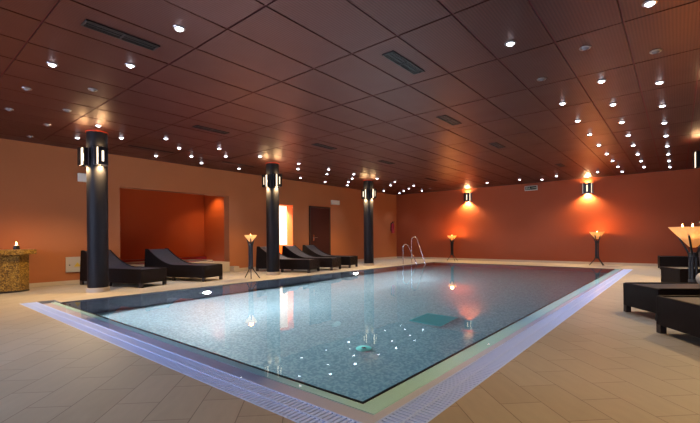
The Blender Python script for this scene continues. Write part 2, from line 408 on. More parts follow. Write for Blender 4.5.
# ceiling: one mesh of metal panels under a dark red backing
cl = MB()
gx, gy = -3.394, 2.223; g = 0.009
nx0 = math.floor((XL - gx) / 0.6); nx1 = math.ceil((XR - gx) / 0.6)
ny0 = math.floor((YB - gy) / 1.2); ny1 = math.ceil((YF - gy) / 1.2)
for i in range(nx0, nx1):
    for j in range(ny0, ny1):
        x0, x1 = max(gx + 0.6 * i + g, XL), min(gx + 0.6 * (i + 1) - g, XR)
        y0, y1 = max(gy + 1.2 * j + g, YB), min(gy + 1.2 * (j + 1) - g, YF)
        if x1 - x0 < 0.03 or y1 - y0 < 0.03: continue
        tx, ty = random.uniform(-0.0014, 0.0014), random.uniform(-0.0014, 0.0014)
        a, bb = HC + tx + ty, HC + 0.012
        z = [HC + tx * sx_ + ty * sy_ for sx_, sy_ in ((-1, -1), (1, -1), (1, 1), (-1, 1))]
        v = [(x0, y0, z[0]), (x1, y0, z[1]), (x1, y1, z[2]), (x0, y1, z[3]), (x0, y0, bb), (x1, y0, bb), (x1, y1, bb), (x0, y1, bb)]
        cl.add(v, [(3, 2, 1, 0), (0, 1, 5, 4), (1, 2, 6, 5), (2, 3, 7, 6), (3, 0, 4, 7)])
ceil = struct(cl, 'ceiling', M['panel'])
MB().box(XL - 0.28, XR + 0.2, YB - 0.2, YF + 0.2, HC + 0.012, HC + 0.1).build('backing', M['gap'], ceil)

# ------------------------------------------------------------------ the pool
pool = thing('swimming_pool', ((PXL + PXR) / 2, (PYN + PYF) / 2, 0), 0, 'long rectangular swimming pool lined with grey blue mosaic filling the middle of the hall', 'pool')
px, py = pool.location.x, pool.location.y
def pbuild(mb, name, m, **kw):
    mb.v = [(x - px, y - py, z) for x, y, z in mb.v]; return mb.build(name, m, pool, **kw)
TW = 0.2
pbuild(MB().box(PXL - TW, PXR + TW, PYN - TW, PYF + TW, -PD - 0.15, -PD), 'basin_floor', M['mosaic'])
b4 = MB()
b4.box(PXL - TW, PXL, PYN - TW, PYF + TW, -PD, -0.121)
b4.box(PXL, PXR, PYF, PYF + TW, -PD, -0.121)
b4.box(PXL, PXR, PYN - TW, PYN, -PD, -0.121)
b4.box(PXR, PXR + TW, PYN - TW, PYF + TW, -PD, -0.121)
pbuild(b4, 'basin_wall', M['wall_mosaic'])
pbuild(MB().box(PXL - 0.005, PXL + 0.0, PYN, PYF, -0.121, -0.002).box(PXL, PXR, PYF, PYF + 0.005, -0.121, -0.002), 'waterline_tile', M['wall_mosaic'])
# raised lip beside the ledge: black strip, aqua handhold lightened for pool glow, sloping mauve ledge
lip = MB()
lip.box(LX0, PXR, PYN - 0.022, PYN, -0.121, -0.0128); lip.box(PXR, PXR + 0.022, PYN - 0.022, PYF, -0.121, -0.0128)
pbuild(lip, 'black_edge', M['black_tile'])
aq = MB()
aq.box(LX0, PXR + 0.15, PYN - 0.09, PYN - 0.022, -0.121, -0.015); aq.box(PXR + 0.022, PXR + 0.15, PYN - 0.022, PYF, -0.121, -0.015)
pbuild(aq, 'handhold', M['aqua_tile'])
ld = MB()
ld.box(LX0, LX1, LY0, PYN - 0.09, -0.121, -0.022); ld.box(PXR + 0.15, LX1, PYN - 0.09, PYF, -0.121, -0.022)
pbuild(ld, 'ledge', M['mauve_tile'])
# deck end beside the black edge at the left end
struct(MB().box(LX0, PXL, PYN - 0.001, PYN + 0.0, -0.12, 0.0), 'trim_2', M['beige_stone'])

wt = MB(); wt.box(PXL - 0.003, PXR + 0.003, PYN - 0.003, PYF + 0.003, -PD - 0.01, WZ)
wo = pbuild(wt, 'water', M['water'], recalc=False); wo['kind'] = 'stuff'; wo['label'] = 'clear still pool water'
fm = MB(); fm.quad((LX0, LY0, WZ), (LX1, LY0, WZ), (LX1, PYN, WZ), (LX0, PYN, WZ)); fm.quad((PXR, PYN, WZ), (LX1, PYN, WZ), (LX1, PYF, WZ), (PXR, PYF, WZ))
fo = fm.build('overflow_water', M['film'], recalc=False); tag(fo, 'thin film of water over the shallow pool ledge', 'water', kind='stuff')

# overflow gratings: slats across the channel, a bead along the middle
def grating(x0, x1, y0, y1, along, label):
    o = thing('overflow_grating', ((x0 + x1) / 2, (y0 + y1) / 2, 0), 0, label, 'grating', 'overflow gratings round the pool')
    cx, cy = o.location.x, o.location.y
    sl = MB(); pitch, wd = 0.034, 0.021
    if along == 'x':
        k = int((x1 - x0) / pitch)
        for i in range(k):
            x = x0 + (i + 0.5) * pitch - cx
            for ya, yb in ((y0 + 0.006, (y0 + y1) / 2 - 0.006), ((y0 + y1) / 2 + 0.006, y1 - 0.006)):
                sl.box(x - wd / 2, x + wd / 2, ya - cy, yb - cy, -0.018, -0.001)
        rl = MB(); [rl.box(x0 - cx, x1 - cx, y - 0.006 - cy, y + 0.006 - cy, -0.018, 0.0005) for y in (y0 + 0.006, (y0 + y1) / 2, y1 - 0.006)]
    else:
        k = int((y1 - y0) / pitch)
        for i in range(k):
            y = y0 + (i + 0.5) * pitch - cy
            for xa, xb in ((x0 + 0.006, (x0 + x1) / 2 - 0.006), ((x0 + x1) / 2 + 0.006, x1 - 0.006)):
                sl.box(xa - cx, xb - cx, y - wd / 2, y + wd / 2, -0.018, -0.001)
        rl = MB(); [rl.box(x - 0.006 - cx, x + 0.006 - cx, y0 - cy, y1 - cy, -0.018, 0.0005) for x in (x0 + 0.006, (x0 + x1) / 2, x1 - 0.006)]
    sl.build('slats', M['grate'], o); rl.build('rail', M['grate'], o)
    MB().box(x0 - cx, x1 - cx, y0 - cy, y1 - cy, -0.12, -0.03).build('channel', M['channel'], o)
grating(GX0, GX1 - 0.22, GY0, LY0, 'x', 'lavender slatted overflow grating along the near short side of the pool')
grating(LX1, GX1, GY0, 14.7 - 0.4, 'y', 'lavender slatted overflow grating along the long right side of the pool')
# underwater lamps
def pool_lamp(y, side, label):
    x = PXL if side < 0 else PXR; d = -side
    o = thing('underwater_lamp', (x, y, -0.76), 0, label, 'pool lamp', 'underwater lamps')
    k = MB(); n_ = 24
    for (r0, xa, xb, nm, mm) in ((0.15, 0.0, 0.025, 'rim', M['dull_chrome']),):
        v = [(d * xa, r0 * math.cos(2 * math.pi * i / n_), r0 * math.sin(2 * math.pi * i / n_)) for i in range(n_)]
        v += [(d * xb, r0 * 0.9 * math.cos(2 * math.pi * i / n_), r0 * 0.9 * math.sin(2 * math.pi * i / n_)) for i in range(n_)]
        MB().add(v, [(i, (i + 1) % n_, n_ + (i + 1) % n_, n_ + i) for i in range(n_)] + [tuple(range(n_)), tuple(range(n_, 2 * n_))]).build(nm, mm, o)
    v = [(d * 0.032, 0.075 * math.cos(2 * math.pi * i / n_), 0.075 * math.sin(2 * math.pi * i / n_)) for i in range(n_)] + [(d * 0.045, 0, 0)]
    MB().add(v, [(i, (i + 1) % n_, n_) for i in range(n_)] + [tuple(range(n_))]).build('lens', M['pool_lamp'], o)
    light('pool_light', 'SPOT', (d * 0.06, 0, 0), (d, 0, -0.05), P_POOL, (1.0, 0.70, 0.66), o, size=0.06, angle=176, blend=0.12)
pool_lamp(4.39, -1, 'starry underwater lamp in the left pool wall, nearer the camera')
pool_lamp(9.28, -1, 'starry underwater lamp in the left pool wall, in front of the farthest column')

dr = thing('floor_drain', (-3.01, 5.7, -PD), 0, 'square teal drain grille on the pool bottom', 'drain')
k = MB()
for i in range(14): k.box(-0.24 + i * 0.035, -0.222 + i * 0.035, -0.28, 0.28, 0.0, 0.02)
M['teal'] = mat('teal_plastic', (0.03, 0.4, 0.44), 0.4)
k.build('slats', M['teal'], dr)
MB().box(-0.26, 0.26, -0.3, 0.3, 0, 0.008).build('plate', M['teal'], dr)
MB().box(-0.26, 0.26, -0.31, -0.28, 0, 0.025).box(-0.26, 0.26, 0.28, 0.31, 0, 0.025).box(-0.27, -0.245, -0.31, 0.31, 0, 0.025).box(0.245, 0.27, -0.31, 0.31, 0, 0.025).build('frame', M['teal'], dr)
il = thing('inlet_nozzle', (-3.09, 3.98, -PD), 0, 'small round pale turquoise inlet on the pool bottom nearest the camera', 'nozzle')
M['pale_teal'] = mat('pale_teal', (0.25, 0.8, 0.75), 0.4)
MB().lathe((0, 0), [(0.1, 0), (0.1, 0.01), (0.07, 0.018), (0.03, 0.022)], 24).build('plate', M['pale_teal'], il, smooth=True)
MB().cyl((0, 0), 0.03, 0.018, 0.03, 16).build('eyeball', M['chrome'], il)

# ladder: two chrome hoops over the left edge
ld = thing('pool_ladder', (-7.6, 13.05, 0), 0, 'chrome pool ladder with two arched handrails over the left edge', 'ladder')
def hoop(y, top, x0):
    p = []; r = 0.13; xf = x0 - 0.55
    for i in range(6): p.append((xf, y, (top - r) * i / 5))
    for i in range(1, 10):
        a = math.pi - (math.pi - 0.28) * i / 9
        p.append((xf + r + r * math.cos(a), y, top - r + r * math.sin(a)))
    xe, ze = p[-1][0], p[-1][2]
    for i in range(1, 7): p.append((xe + (x0 + 0.04 - xe) * i / 6, y, ze * (1 - i / 6)))
    p += [(x0 + 0.07, y, -0.15), (x0 + 0.07, y, -0.9)]
    MB().tube(p, 0.019, 10).build('handrail', M['chrome'], ld, smooth=True)
    MB().cyl((xf, y), 0.045, 0, 0.02, 16).build('foot_flange', M['chrome'], ld)
hoop(-0.27, 0.74, 0.14); hoop(0.35, 1.02, 0.14)
for z in (-0.3, -0.6): MB().box(0.16, 0.26, -0.27, 0.35, z - 0.012, z + 0.012).build('rung', M['chrome'], ld)

# ------------------------------------------------------------------ niche whirlpool
wp = thing('whirlpool_tub', (-11.3, 5.35, 0), 0, 'raised beige whirlpool with dark red sunken tub inside the wall niche', 'whirlpool')
def annulus(z0, z1, r0, r1x0, r1x1, ry0, ry1, cx, cy, n=48):
    """rectangular slab with an elliptical hole"""
    mb = MB(); outer = []
    for i in range(n):
        a = 2 * math.pi * i / n; c_, s_ = math.cos(a), math.sin(a)
        t_ = min(((r1x1 - cx) if c_ > 0 else (cx - r1x0)) / max(abs(c_), 1e-6), ((ry1 - cy) if s_ > 0 else (cy - ry0)) / max(abs(s_), 1e-6))
        outer.append((cx + t_ * c_, cy + t_ * s_))
    # push the nearest samples onto the true corners
    for qx in (r1x0, r1x1):
        for qy in (ry0, ry1):
            k_ = min(range(n), key=lambda i: (outer[i][0] - qx) ** 2 + (outer[i][1] - qy) ** 2); outer[k_] = (qx, qy)
    inner = [(cx + r0[0] * math.cos(2 * math.pi * i / n), cy + r0[1] * math.sin(2 * math.pi * i / n)) for i in range(n)]
    v = [(x, y, z) for z in (z0, z1) for x, y in outer] + [(x, y, z) for z in (z0, z1) for x, y in inner]
    fs = []
    for i in range(n):
        j = (i + 1) % n
        fs += [(i, j, n + j, n + i), (2 * n + i, 3 * n + i, 3 * n + j, 2 * n + j), (n + i, n + j, 3 * n + j, 3 * n + i), (i, 2 * n + i, 2 * n + j, j)]
    return mb.add(v, fs)
ox, oy = wp.location.x, wp.location.y
annulus(0.0, 0.30, (0.8, 1.35), XL + 0.02 - 0.28 - 1.7 - ox, XL + 0.03 - ox, 3.85 - oy, 6.86 - oy, -0.05, 0).build('surround', M['beige_stone'], wp)
MB().lathe((0, 0), [(0.82, 0.31), (0.78, 0.27), (0.7, 0.08), (0.3, 0.03)], 40).build('tub', M['tub_red'], wp, smooth=True, loc=(-0.05, 0, 0)).scale = (1, 1.65, 1)
MB().lathe((0, 0), [(0.86, 0.30), (0.86, 0.345), (0.78, 0.345), (0.78, 0.29)], 48, cap=False).build('rim', M['beige_stone'], wp, smooth=True, loc=(-0.05, 0, 0)).scale = (1, 1.65, 1)
MB().box(XL + 0.02 - ox, XL + 0.25 - ox, 6.862 - oy, 7.05 - oy, 0, 0.16).build('step', M['beige_stone'], wp)
MB().box(NX + 0.01 - ox, NX + 0.15 - ox, NY0 + 0.01 - oy, NY1 - 0.01 - oy, 0.0, 0.40).build('ledge', M['tub_red'], wp)
light('niche_light', 'SPOT', (-11.6, 6.75, NZ - 0.06), (0, 0.2, -1), 40, (1.0, 0.62, 0.28), size=0.05, angle=125, blend=0.7)

# ------------------------------------------------------------------ columns and their wall lamps
def sconce(loc, rz, label, group, w=0.24, h=0.34, up=0.04, down=0.7):
    """wall lamp: back plate on the wall (local +y points away from the wall)"""
    o = thing('wall_lamp', loc, rz, label, 'wall lamp', group)
    d = 0.13
    MB().box(-w / 2 - 0.02, w / 2 + 0.02, 0.0, 0.012, -h / 2, h / 2).build('back_plate', M['sconce_frame'], o)
    for s_ in (-1, 1):
        x = s_ * w / 2
        MB().box(x - 0.006, x + 0.006, 0.012, 0.08, -h / 2, h / 2).build('side_plate', M['sconce_plate'], o)
    MB().box(-w / 2 + 0.014, w / 2 - 0.014, 0.086, 0.1, -h / 2 + 0.008, h / 2 - 0.008).build('glass', M['sconce_glass'], o)
    fw_, q = w / 2 - 0.024, 0.02
    fp = MB(); zs = [-h / 2, -h / 2 + 0.06, h / 2 - 0.07, h / 2]
    xs = [-fw_, -q, q, fw_]
    for i in range(3):
        for j in range(3):
            if i == 1 and j == 1: continue
            fp.box(xs[i], xs[i + 1], d - 0.012, d, zs[j], zs[j + 1])
    fp.build('front_plate', M['sconce_plate'], o)
    MB().tube([(0, 0.012, 0), (0, 0.03, 0)], 0.015, 8).build('arm', M['sconce_frame'], o)
    MB().lathe((0, 0.045), [(0.012, -0.07), (0.03, -0.03), (0.03, 0.03), (0.012, 0.07)], 16).build('bulb', M['sconce_glass'], o, smooth=True)
    light('up_light', 'SPOT', (0, 0.05, h / 2 - 0.01), (0, 0.1, 1), P_SCONCE * up, (1.0, 0.66, 0.3), o, size=0.07, angle=168, blend=0.35)
    light('down_light', 'SPOT', (0, 0.06, -h / 2 + 0.01), (0, 0.06, -1), P_SCONCE * down, (1.0, 0.66, 0.3), o, size=0.03, angle=140, blend=0.7)
    return o
def column(x, y, label, r=0.175):
    o = thing('column', (x, y, 0), 0, label, 'column', 'round columns')
    tag(o, kind='thing')
    MB().cyl((0, 0), r, 0.085, HC - 0.002, 48).build('shaft', M['slate_paint'], o, smooth=True)
    MB().cyl((0, 0), r + 0.022, 0.0, 0.085, 48).build('plinth', M['beige_stone'], o, smooth=True)
    MB().lathe((0, 0), [(r + 0.005, HC - 0.02), (r + 0.012, HC - 0.02), (r + 0.012, HC - 0.002), (r + 0.005, HC - 0.002)], 48, cap=False).build('glow_ring', M['glow_ring'], o)  # thin red ring paints the wall lamps' glow under the ceiling
CX = -8.541
cols = [(2.732, 'nearest dark round column, by the gold mosaic counter', 'nearest column'), (6.98, 'second dark round column, beside the bright doorway', 'second column'), (11.331, 'farthest dark round column on the left side of the pool', 'farthest column')]
for y, lab, nm in cols:
    column(CX, y, lab)
    sconce((CX + 0.172, y, 2.56), R(-90), 'lit metal wall lamp on the pool side of the %s' % nm, 'lamps on the columns', w=0.2, h=0.33)
    sconce((CX, y - 0.172, 2.54), R(180), 'lit metal wall lamp on the left side of the %s' % nm, 'lamps on the columns', w=0.2, h=0.33)
column(0.56, 11.35, 'dark round column just beyond the right edge of the view')
sconce((0.56 - 0.172, 11.35, 2.62), R(90), 'metal wall lamp cut by the right edge of the view', 'lamps on the columns', w=0.24, h=0.33)
sconce((0.56, 11.35 - 0.172, 2.62), R(180), 'metal wall lamp on the near side of the right column', 'lamps on the columns', w=0.24, h=0.33)
for y, nm in ((7.35, 'second'), (2.75, 'nearest')):
    column(0.56, y, 'dark round column on the right deck out of view, %s to the camera' % nm)
    sconce((0.56 - 0.172, y, 2.62), R(90), 'wall lamp on the pool side of the %s right column, out of view' % nm, 'lamps on the columns', w=0.24, h=0.33, up=0.01, down=0.55)
sconce((-6.86, YF, 2.68), R(180), 'square lit wall lamp on the far wall, left one', 'lamps on the far wall', w=0.3, h=0.36, up=0.2, down=1.3)
sconce((-2.45, YF, 2.68), R(180), 'square lit wall lamp on the far wall, right one', 'lamps on the far wall', w=0.3, h=0.36, up=0.2, down=1.3)

# ------------------------------------------------------------------ doors, signs, plates on the left wall
d = MB().box(XL + 0.004, XL + 0.03, 10.31, 11.31, 0.005, 2.12).build('door_1', M['door']); tag(d, kind='structure')
MB().box(XL, XL + 0.04, 10.24, 10.31, 0, 2.19).box(XL, XL + 0.04, 11.31, 11.38, 0, 2.19).box(XL, XL + 0.04, 10.31, 11.31, 2.12, 2.19).build('frame', M['door_frame'], d)
h = MB(); h.tube([(XL + 0.03, 10.45, 1.02), (XL + 0.075, 10.45, 1.02), (XL + 0.08, 10.6, 1.02)], 0.011, 8)
h.box(XL + 0.03, XL + 0.036, 10.42, 10.48, 0.9, 1.12); h.build('handle', M['chrome'], d)
def light_box(name, wall, p, w, h, dep, label, cat, group=None):
    """wall = 'L' or 'F'"""
    o = thing(name, p, R(-90) if wall == 'L' else R(180), label, cat, group)
    MB().box(-w / 2, w / 2, 0.0, dep, -h / 2, h / 2).build('housing', M['ivory'], o, bevel=0.006)
    return o
o = light_box('emergency_light', 'L', (XL, 3.12, 2.41), 0.34, 0.19, 0.06, 'pale emergency light half hidden behind the nearest column', 'emergency light', 'emergency lights')
MB().box(-0.14, 0.14, 0.06, 0.066, -0.07, 0.07).build('lens', M['ivory_glow'], o)
o = light_box('emergency_light', 'L', (XL, 11.67, 2.40), 0.46, 0.17, 0.06, 'pale emergency light above and right of the dark door', 'emergency light', 'emergency lights')
MB().box(-0.2, 0.2, 0.06, 0.066, -0.06, 0.06).build('lens', M['ivory_glow'], o)
o = light_box('exit_sign', 'F', (-4.325, YF, 2.85), 0.46, 0.18, 0.05, 'dark framed emergency exit sign high on the far wall', 'sign')
o.children[0].data.materials[0] = M['sign_grey']
MB().box(-0.2, 0.2, 0.05, 0.056, -0.065, 0.065).build('panel', M['sign_dark'], o)
pg = MB()   # running figure and arrow
pg.box(0.12, 0.17, 0.056, 0.058, -0.05, 0.05); pg.box(-0.15, -0.02, 0.056, 0.058, -0.012, 0.012)
pg.add([(-0.15, 0.057, -0.04), (-0.15, 0.057, 0.04), (-0.19, 0.057, 0)], [(0, 1, 2)])
pg.box(0.05, 0.08, 0.056, 0.058, 0.025, 0.05); pg.add([(0.04, 0.057, 0.02), (0.085, 0.057, 0.015), (0.1, 0.057, -0.05), (0.075, 0.057, -0.05), (0.065, 0.057, -0.015), (0.03, 0.057, -0.05), (0.01, 0.057, -0.045)], [(0, 1, 2, 3, 4, 5, 6)])
pg.build('pictogram', M['sign_green'], o)
o = thing('electrical_panel', (XL, 2.93, 0.44), R(-90), 'grey white electrical plate low on the wall left of the nearest column', 'panel')
MB().box(-0.22, 0.22, 0, 0.03, -0.17, 0.17).build('cover', M['grey_plate'], o, bevel=0.005)
MB().add([(0.0, 0.033, 0.05), (0.07, 0.033, -0.05), (-0.07, 0.033, -0.05)], [(0, 1, 2)]).add([(0.0, 0.031, 0.05), (0.07, 0.031, -0.05), (-0.07, 0.031, -0.05)], [(0, 1, 2)]).build('warning_mark', M['yellow'], o)
MB().cyl((0.15, 0.03), 0.012, -0.02, 0.0, 12).build('lock', M['black_metal'], o)

o = thing('fire_extinguisher', (XL + 0.1, 15.66, 1.2), 0, 'red fire extinguisher hung on the left wall near the far corner', 'fire extinguisher')
MB().lathe((0, 0), [(0.05, 0), (0.075, 0.02), (0.078, 0.05), (0.078, 0.38), (0.06, 0.43), (0.025, 0.46), (0.025, 0.48)], 20).build('tank', M['red_metal'], o, smooth=True)
MB().box(-0.03, 0.03, -0.02, 0.02, 0.48, 0.53).box(-0.02, 0.1, -0.012, 0.012, 0.53, 0.55).build('valve', M['black_metal'], o)
MB().tube([(0.02, 0.0, 0.5), (0.08, -0.08, 0.48), (0.09, -0.1, 0.3), (0.08, -0.09, 0.1)], 0.012, 8).build('hose', M['brown_rubber'], o)
MB().box(-0.1, -0.07, -0.04, 0.04, 0.1, 0.5).build('bracket', M['black_metal'], o)

# ------------------------------------------------------------------ counter with candle
o = thing('bar_counter', (-10.08, 0.9, 0), 0, 'gold mosaic counter with wider top at the left edge', 'counter')
def prism_z(poly, z0, z1):
    n = len(poly); v = [(x, y, z0) for x, y in poly] + [(x, y, z1) for x, y in poly]
    return MB().add(v, [tuple(range(n - 1, -1, -1)), tuple(range(n, 2 * n))] + [(i, (i + 1) % n, n + (i + 1) % n, n + i) for i in range(n)])
ox, oy = o.location.x, o.location.y
base = [(XL + 0.002, -0.6), (-9.70, -0.6), (-9.70, 1.77), (-9.86, 1.95), (XL + 0.002, 1.95)]
top = [(XL + 0.002, -0.7), (-9.60, -0.7), (-9.60, 1.82), (-9.80, 2.06), (XL + 0.002, 2.06)]
prism_z([(x - ox, y - oy) for x, y in base], 0.03, 0.72).build('body', M['gold_mosaic'], o)
prism_z([(x - ox + (0.02 if x > -10 else 0), y - oy) for x, y in base], 0.0, 0.03).build('kick_plate', M['wicker_leg'], o)
prism_z([(x - ox, y - oy) for x, y in top], 0.72, 0.81).build('counter_top', M['gold_mosaic'], o, bevel=0.004)
def candle(loc, label):
    o = thing('candle', loc, 0, label, 'candle')
    MB().lathe((0, 0), [(0.05, 0), (0.055, 0.01), (0.045, 0.05), (0.05, 0.075), (0.044, 0.075), (0.04, 0.02)], 20).build('holder', M['black_metal'], o, smooth=True)
    MB().cyl((0, 0), 0.036, 0.02, 0.085, 18).build('wax', M['wax'], o)
    MB().lathe((0, 0), [(0.004, 0.085), (0.015, 0.1), (0.013, 0.12), (0.003, 0.15)], 12).build('flame', M['flame'], o, smooth=True)
    light('candle_light', 'POINT', (0, 0, 0.2), (0, 0, -1), 2.5, (1.0, 0.35, 0.1), o, size=0.03)
candle((-9.98, 1.78, 0.811), 'small burning candle in a dark holder on the gold counter')

# ------------------------------------------------------------------ sun loungers
LN, LW = 1.85, 0.65
def profile():
    p = [(0.0, 0.085), (0.0, 0.37), (0.03, 0.38), (0.92, 0.38)]
    for i in range(1, 15):
        t_ = i / 14; p.append((0.92 + 0.80 * t_, 0.38 + 0.375 * (t_ ** 1.75)))
    p += [(1.76, 0.76), (1.81, 0.755), (1.85, 0.085)]
    return p
def surf(off):
    return [(0.035, 0.38 - off)] + [(x, z - off) for x, z in profile()[3:-1]]
def make_lounger():
    o = thing('sun_lounger', (0, 0, 0), 0, '', 'sun lounger', '')
    pr_ = profile()
    fr_ = MB().prism(pr_, -LW / 2, -LW / 2 + 0.035).prism(pr_, LW / 2 - 0.035, LW / 2)
    fr_.box(0.0, 0.035, -LW / 2 + 0.035, LW / 2 - 0.035, 0.085, 0.375)
    fr_.prism([(1.81, 0.74), (1.85, 0.085), (1.815, 0.085), (1.775, 0.74)], -LW / 2 + 0.035, LW / 2 - 0.035)
    fr_.build('frame', M['wicker'], o, bevel=0.006)
    sp = surf(0.014); poly = sp + [(x, z - 0.03) for x, z in reversed(sp)]
    MB().prism(poly, -LW / 2 + 0.035, LW / 2 - 0.035).build('lying_surface', M['weave'], o, smooth=True)
    for x in (0.0, 0.9, 1.78):
        for s_ in (-1, 1):
            y = s_ * (LW / 2 - 0.03)
            MB().box(x + 0.004, x + 0.064, y - 0.03, y + 0.03, 0.0, 0.1).build('leg', M['wicker_leg'], o)
    return o
proto = make_lounger()
left = [((-8.4, 3.46), 18, 'dark wicker sun lounger partly behind the nearest column'),
        ((-8.4, 4.85), 19, 'dark wicker sun lounger in front of the wall niche'),
        ((-8.10, 7.93), 17, 'dark wicker sun lounger behind the second column, beside the candle torch'),
        ((-8.14, 8.93), 15, 'dark wicker sun lounger middle one of the three before the doors'),
        ((-8.32, 10.02), 16, 'dark wicker sun lounger in front of the dark door')]
right = [((0.36, 3.95), 29, 'dark wicker sun lounger just beyond the right edge, closest of all'),
         ((-0.18, 5.10), 33, 'dark wicker sun lounger nearest the camera at the right edge'),
         ((-0.56, 6.27), 36, 'dark wicker sun lounger with a rolled towel, second from the right edge'),
         ((-0.27, 9.98), 27, 'dark wicker sun lounger behind the big candle torch'),
         ((-0.49, 15.35), 6, 'dark wicker sun lounger farthest back on the right, near the far wall')]
first = True
for (x, y), a, lab in left:
    o = proto if first else copy_tree(proto); first = False
    a = R(a); o.location = (x - math.sin(a) * LW / 2, y + math.cos(a) * LW / 2, 0); o.rotation_euler = (0, 0, math.pi + a)
    o['label'] = lab; o['group'] = 'sun loungers on the left side'
for (x, y), a, lab in right:
    o = copy_tree(proto); a = R(a)
    o.location = (x + math.sin(a) * LW / 2, y - math.cos(a) * LW / 2, 0); o.rotation_euler = (0, 0, a)
    o['label'] = lab; o['group'] = 'sun loungers on the right side'
# rolled towel on the second right-hand lounger
o = thing('rolled_towel', (0.36, 6.30, 0.372), R(33), 'cream rolled towel lying on a lounger at the right edge', 'towel')
sp = [(0.10 * (1 - 0.012 * i) , i * 0.35) for i in range(60)]
v = MB(); n_ = 40
ring = lambda yy, rr: [(rr * math.cos(2 * math.pi * i / n_), yy, 0.085 + rr * 0.95 * math.sin(2 * math.pi * i / n_)) for i in range(n_)]
prof = [(-0.24, 0.03), (-0.25, 0.06), (-0.235, 0.083), (-0.1, 0.085), (0.1, 0.084), (0.235, 0.083), (0.25, 0.06), (0.24, 0.03)]
vv = []; [vv.extend(ring(a_, b_)) for a_, b_ in prof]
ff = [(j * n_ + i, j * n_ + (i + 1) % n_, (j + 1) * n_ + (i + 1) % n_, (j + 1) * n_ + i) for j in range(len(prof) - 1) for i in range(n_)]
v.add(vv, ff + [tuple(range(n_)), tuple(range((len(prof) - 1) * n_, len(prof) * n_))]).build('roll', M['towel'], o, smooth=True)

# ------------------------------------------------------------------ candle torches
def torch(loc, rb, zr, label, flames, power, wick=True):
    o = thing('candle_torch', loc, R(15), label, 'torch', 'candle torches on tripod stands')
    zt, zb = zr - rb * 1.25, 0.24
    npole = 5
    for i in range(npole):
        a = 2 * math.pi * i / npole + 0.4; c_, s_ = math.cos(a), math.sin(a); q = 0.042
        rr = rb * 0.66
        MB().tube([(rr * c_, s_ * rr, zr - rb * 0.30), (q * 1.4 * c_, q * 1.4 * s_, zt - 0.02), (q * c_, q * s_, zt - 0.1)], 0.014, 8).build('bowl_stick', M['black_metal'], o)
        MB().tube([(q * c_, q * s_, zt - 0.05), (q * c_, q * s_, zb)], 0.018, 8).build('pole', M['black_metal'], o)
        if i % 2 == 0: MB().tube([(q * c_, q * s_, zb + 0.05), (0.07 * c_, 0.07 * s_, zb - 0.03), (0.23 * c_, 0.23 * s_, 0.0)], 0.013, 8).build('leg', M['black_metal'], o)
    for zz in (zt - 0.05, zb + 0.03): MB().cyl((0, 0), 0.064, zz - 0.035, zz + 0.035, 16).build('binding', M['brown_rubber'], o)
    MB().lathe((0, 0), [(0.03, zr - rb * 1.05), (0.06, zr - rb * 0.98), (rb * 0.95, zr - 0.02), (rb, zr), (rb * 0.96, zr), (rb * 0.9, zr - 0.025), (0.05, zr - rb * 0.92), (0.005, zr - rb * 0.92)], 32, cap=False).build('bowl', M['amber_glass'], o, smooth=True)
    MB().lathe((0, 0), [(0.05, zr - rb * 0.9), (rb * 0.5, zr - rb * 0.5), (0.001, zr - rb * 0.5)], 32, cap=False).build('wax', M['wax'], o, smooth=True)
    for k_ in range(flames):
        a = 2 * math.pi * k_ / max(flames, 1) + 2.3; rr = rb * 0.5 if flames > 1 else 0.0
        x, y = rr * math.cos(a), rr * math.sin(a)
        MB().lathe((x, y), [(0.012, zr - rb * 0.5), (0.012, zr - 0.03), (rb * 0.035, zr + 0.0), (rb * 0.03, zr + rb * 0.07), (0.002, zr + rb * 0.17)], 10).build('flame', M['flame'], o, smooth=True)
    light('torch_light', 'POINT', (0, 0, zr + 0.04), (0, 0, -1), power, (1.0, 0.36, 0.08), o, size=0.05)
torch((-8.25, 6.03, 0), 0.155, 1.08, 'small candle torch on tripod left of the second column', 1, P_TORCH * 0.3)
torch((-7.33, 15.55, 0), 0.19, 1.06, 'candle torch on tripod against the far wall beside the ladder', 1, P_TORCH * 2.2)
torch((-2.11, 15.6, 0), 0.225, 1.13, 'candle torch on tripod at the far right corner of the pool', 1, P_TORCH * 2.2)
torch((0.18, 8.12, 0), 0.305, 1.12, 'large candle torch with three flames standing among the right loungers', 3, P_TORCH * 0.7)

# planter behind the big torch
o = thing('potted_plant', (0.50, 8.92, 0), 0, 'bushy green plant in a tall wicker pot at the right edge', 'potted plant')
MB().lathe((0, 0), [(0.17, 0), (0.19, 0.02), (0.25, 0.9), (0.26, 0.93), (0.235, 0.93), (0.225, 0.86), (0.01, 0.86)], 28, cap=False).build('pot', M['pot'], o, smooth=True)
MB().cyl((0, 0), 0.226, 0.84, 0.87, 20).build('soil', M['soil'], o)
st = MB(); lf = MB()
for k_ in range(16):
    a = random.uniform(0, 6.28); tp = Vector((random.uniform(0.05, 0.27) * math.cos(a), random.uniform(0.05, 0.27) * math.sin(a), random.uniform(1.08, 1.42)))
    b0 = Vector((tp.x * 0.3, tp.y * 0.3, 0.86))
    st.tube([b0, b0.lerp(tp, 0.5) + Vector((0, 0, 0.05)), tp], 0.006, 6, 0.003)
    for q in range(11):
        t_ = 0.35 + 0.65 * q / 10; p = b0.lerp(tp, t_); an = random.uniform(0, 6.28); ln = random.uniform(0.07, 0.12)
        dr_ = Vector((math.cos(an), math.sin(an), random.uniform(-0.2, 0.6))).normalized(); sd = dr_.cross(Vector((0, 0, 1))).normalized() * ln * 0.3; nn = sd.cross(dr_).normalized() * 0.012
        A = [p, p + dr_ * ln * 0.45 + sd + nn, p + dr_ * ln - nn * 1.5, p + dr_ * ln * 0.45 - sd + nn, p + dr_ * ln * 0.45]
        lf.add(A, [(0, 1, 4), (1, 2, 4), (0, 4, 3), (4, 2, 3)])
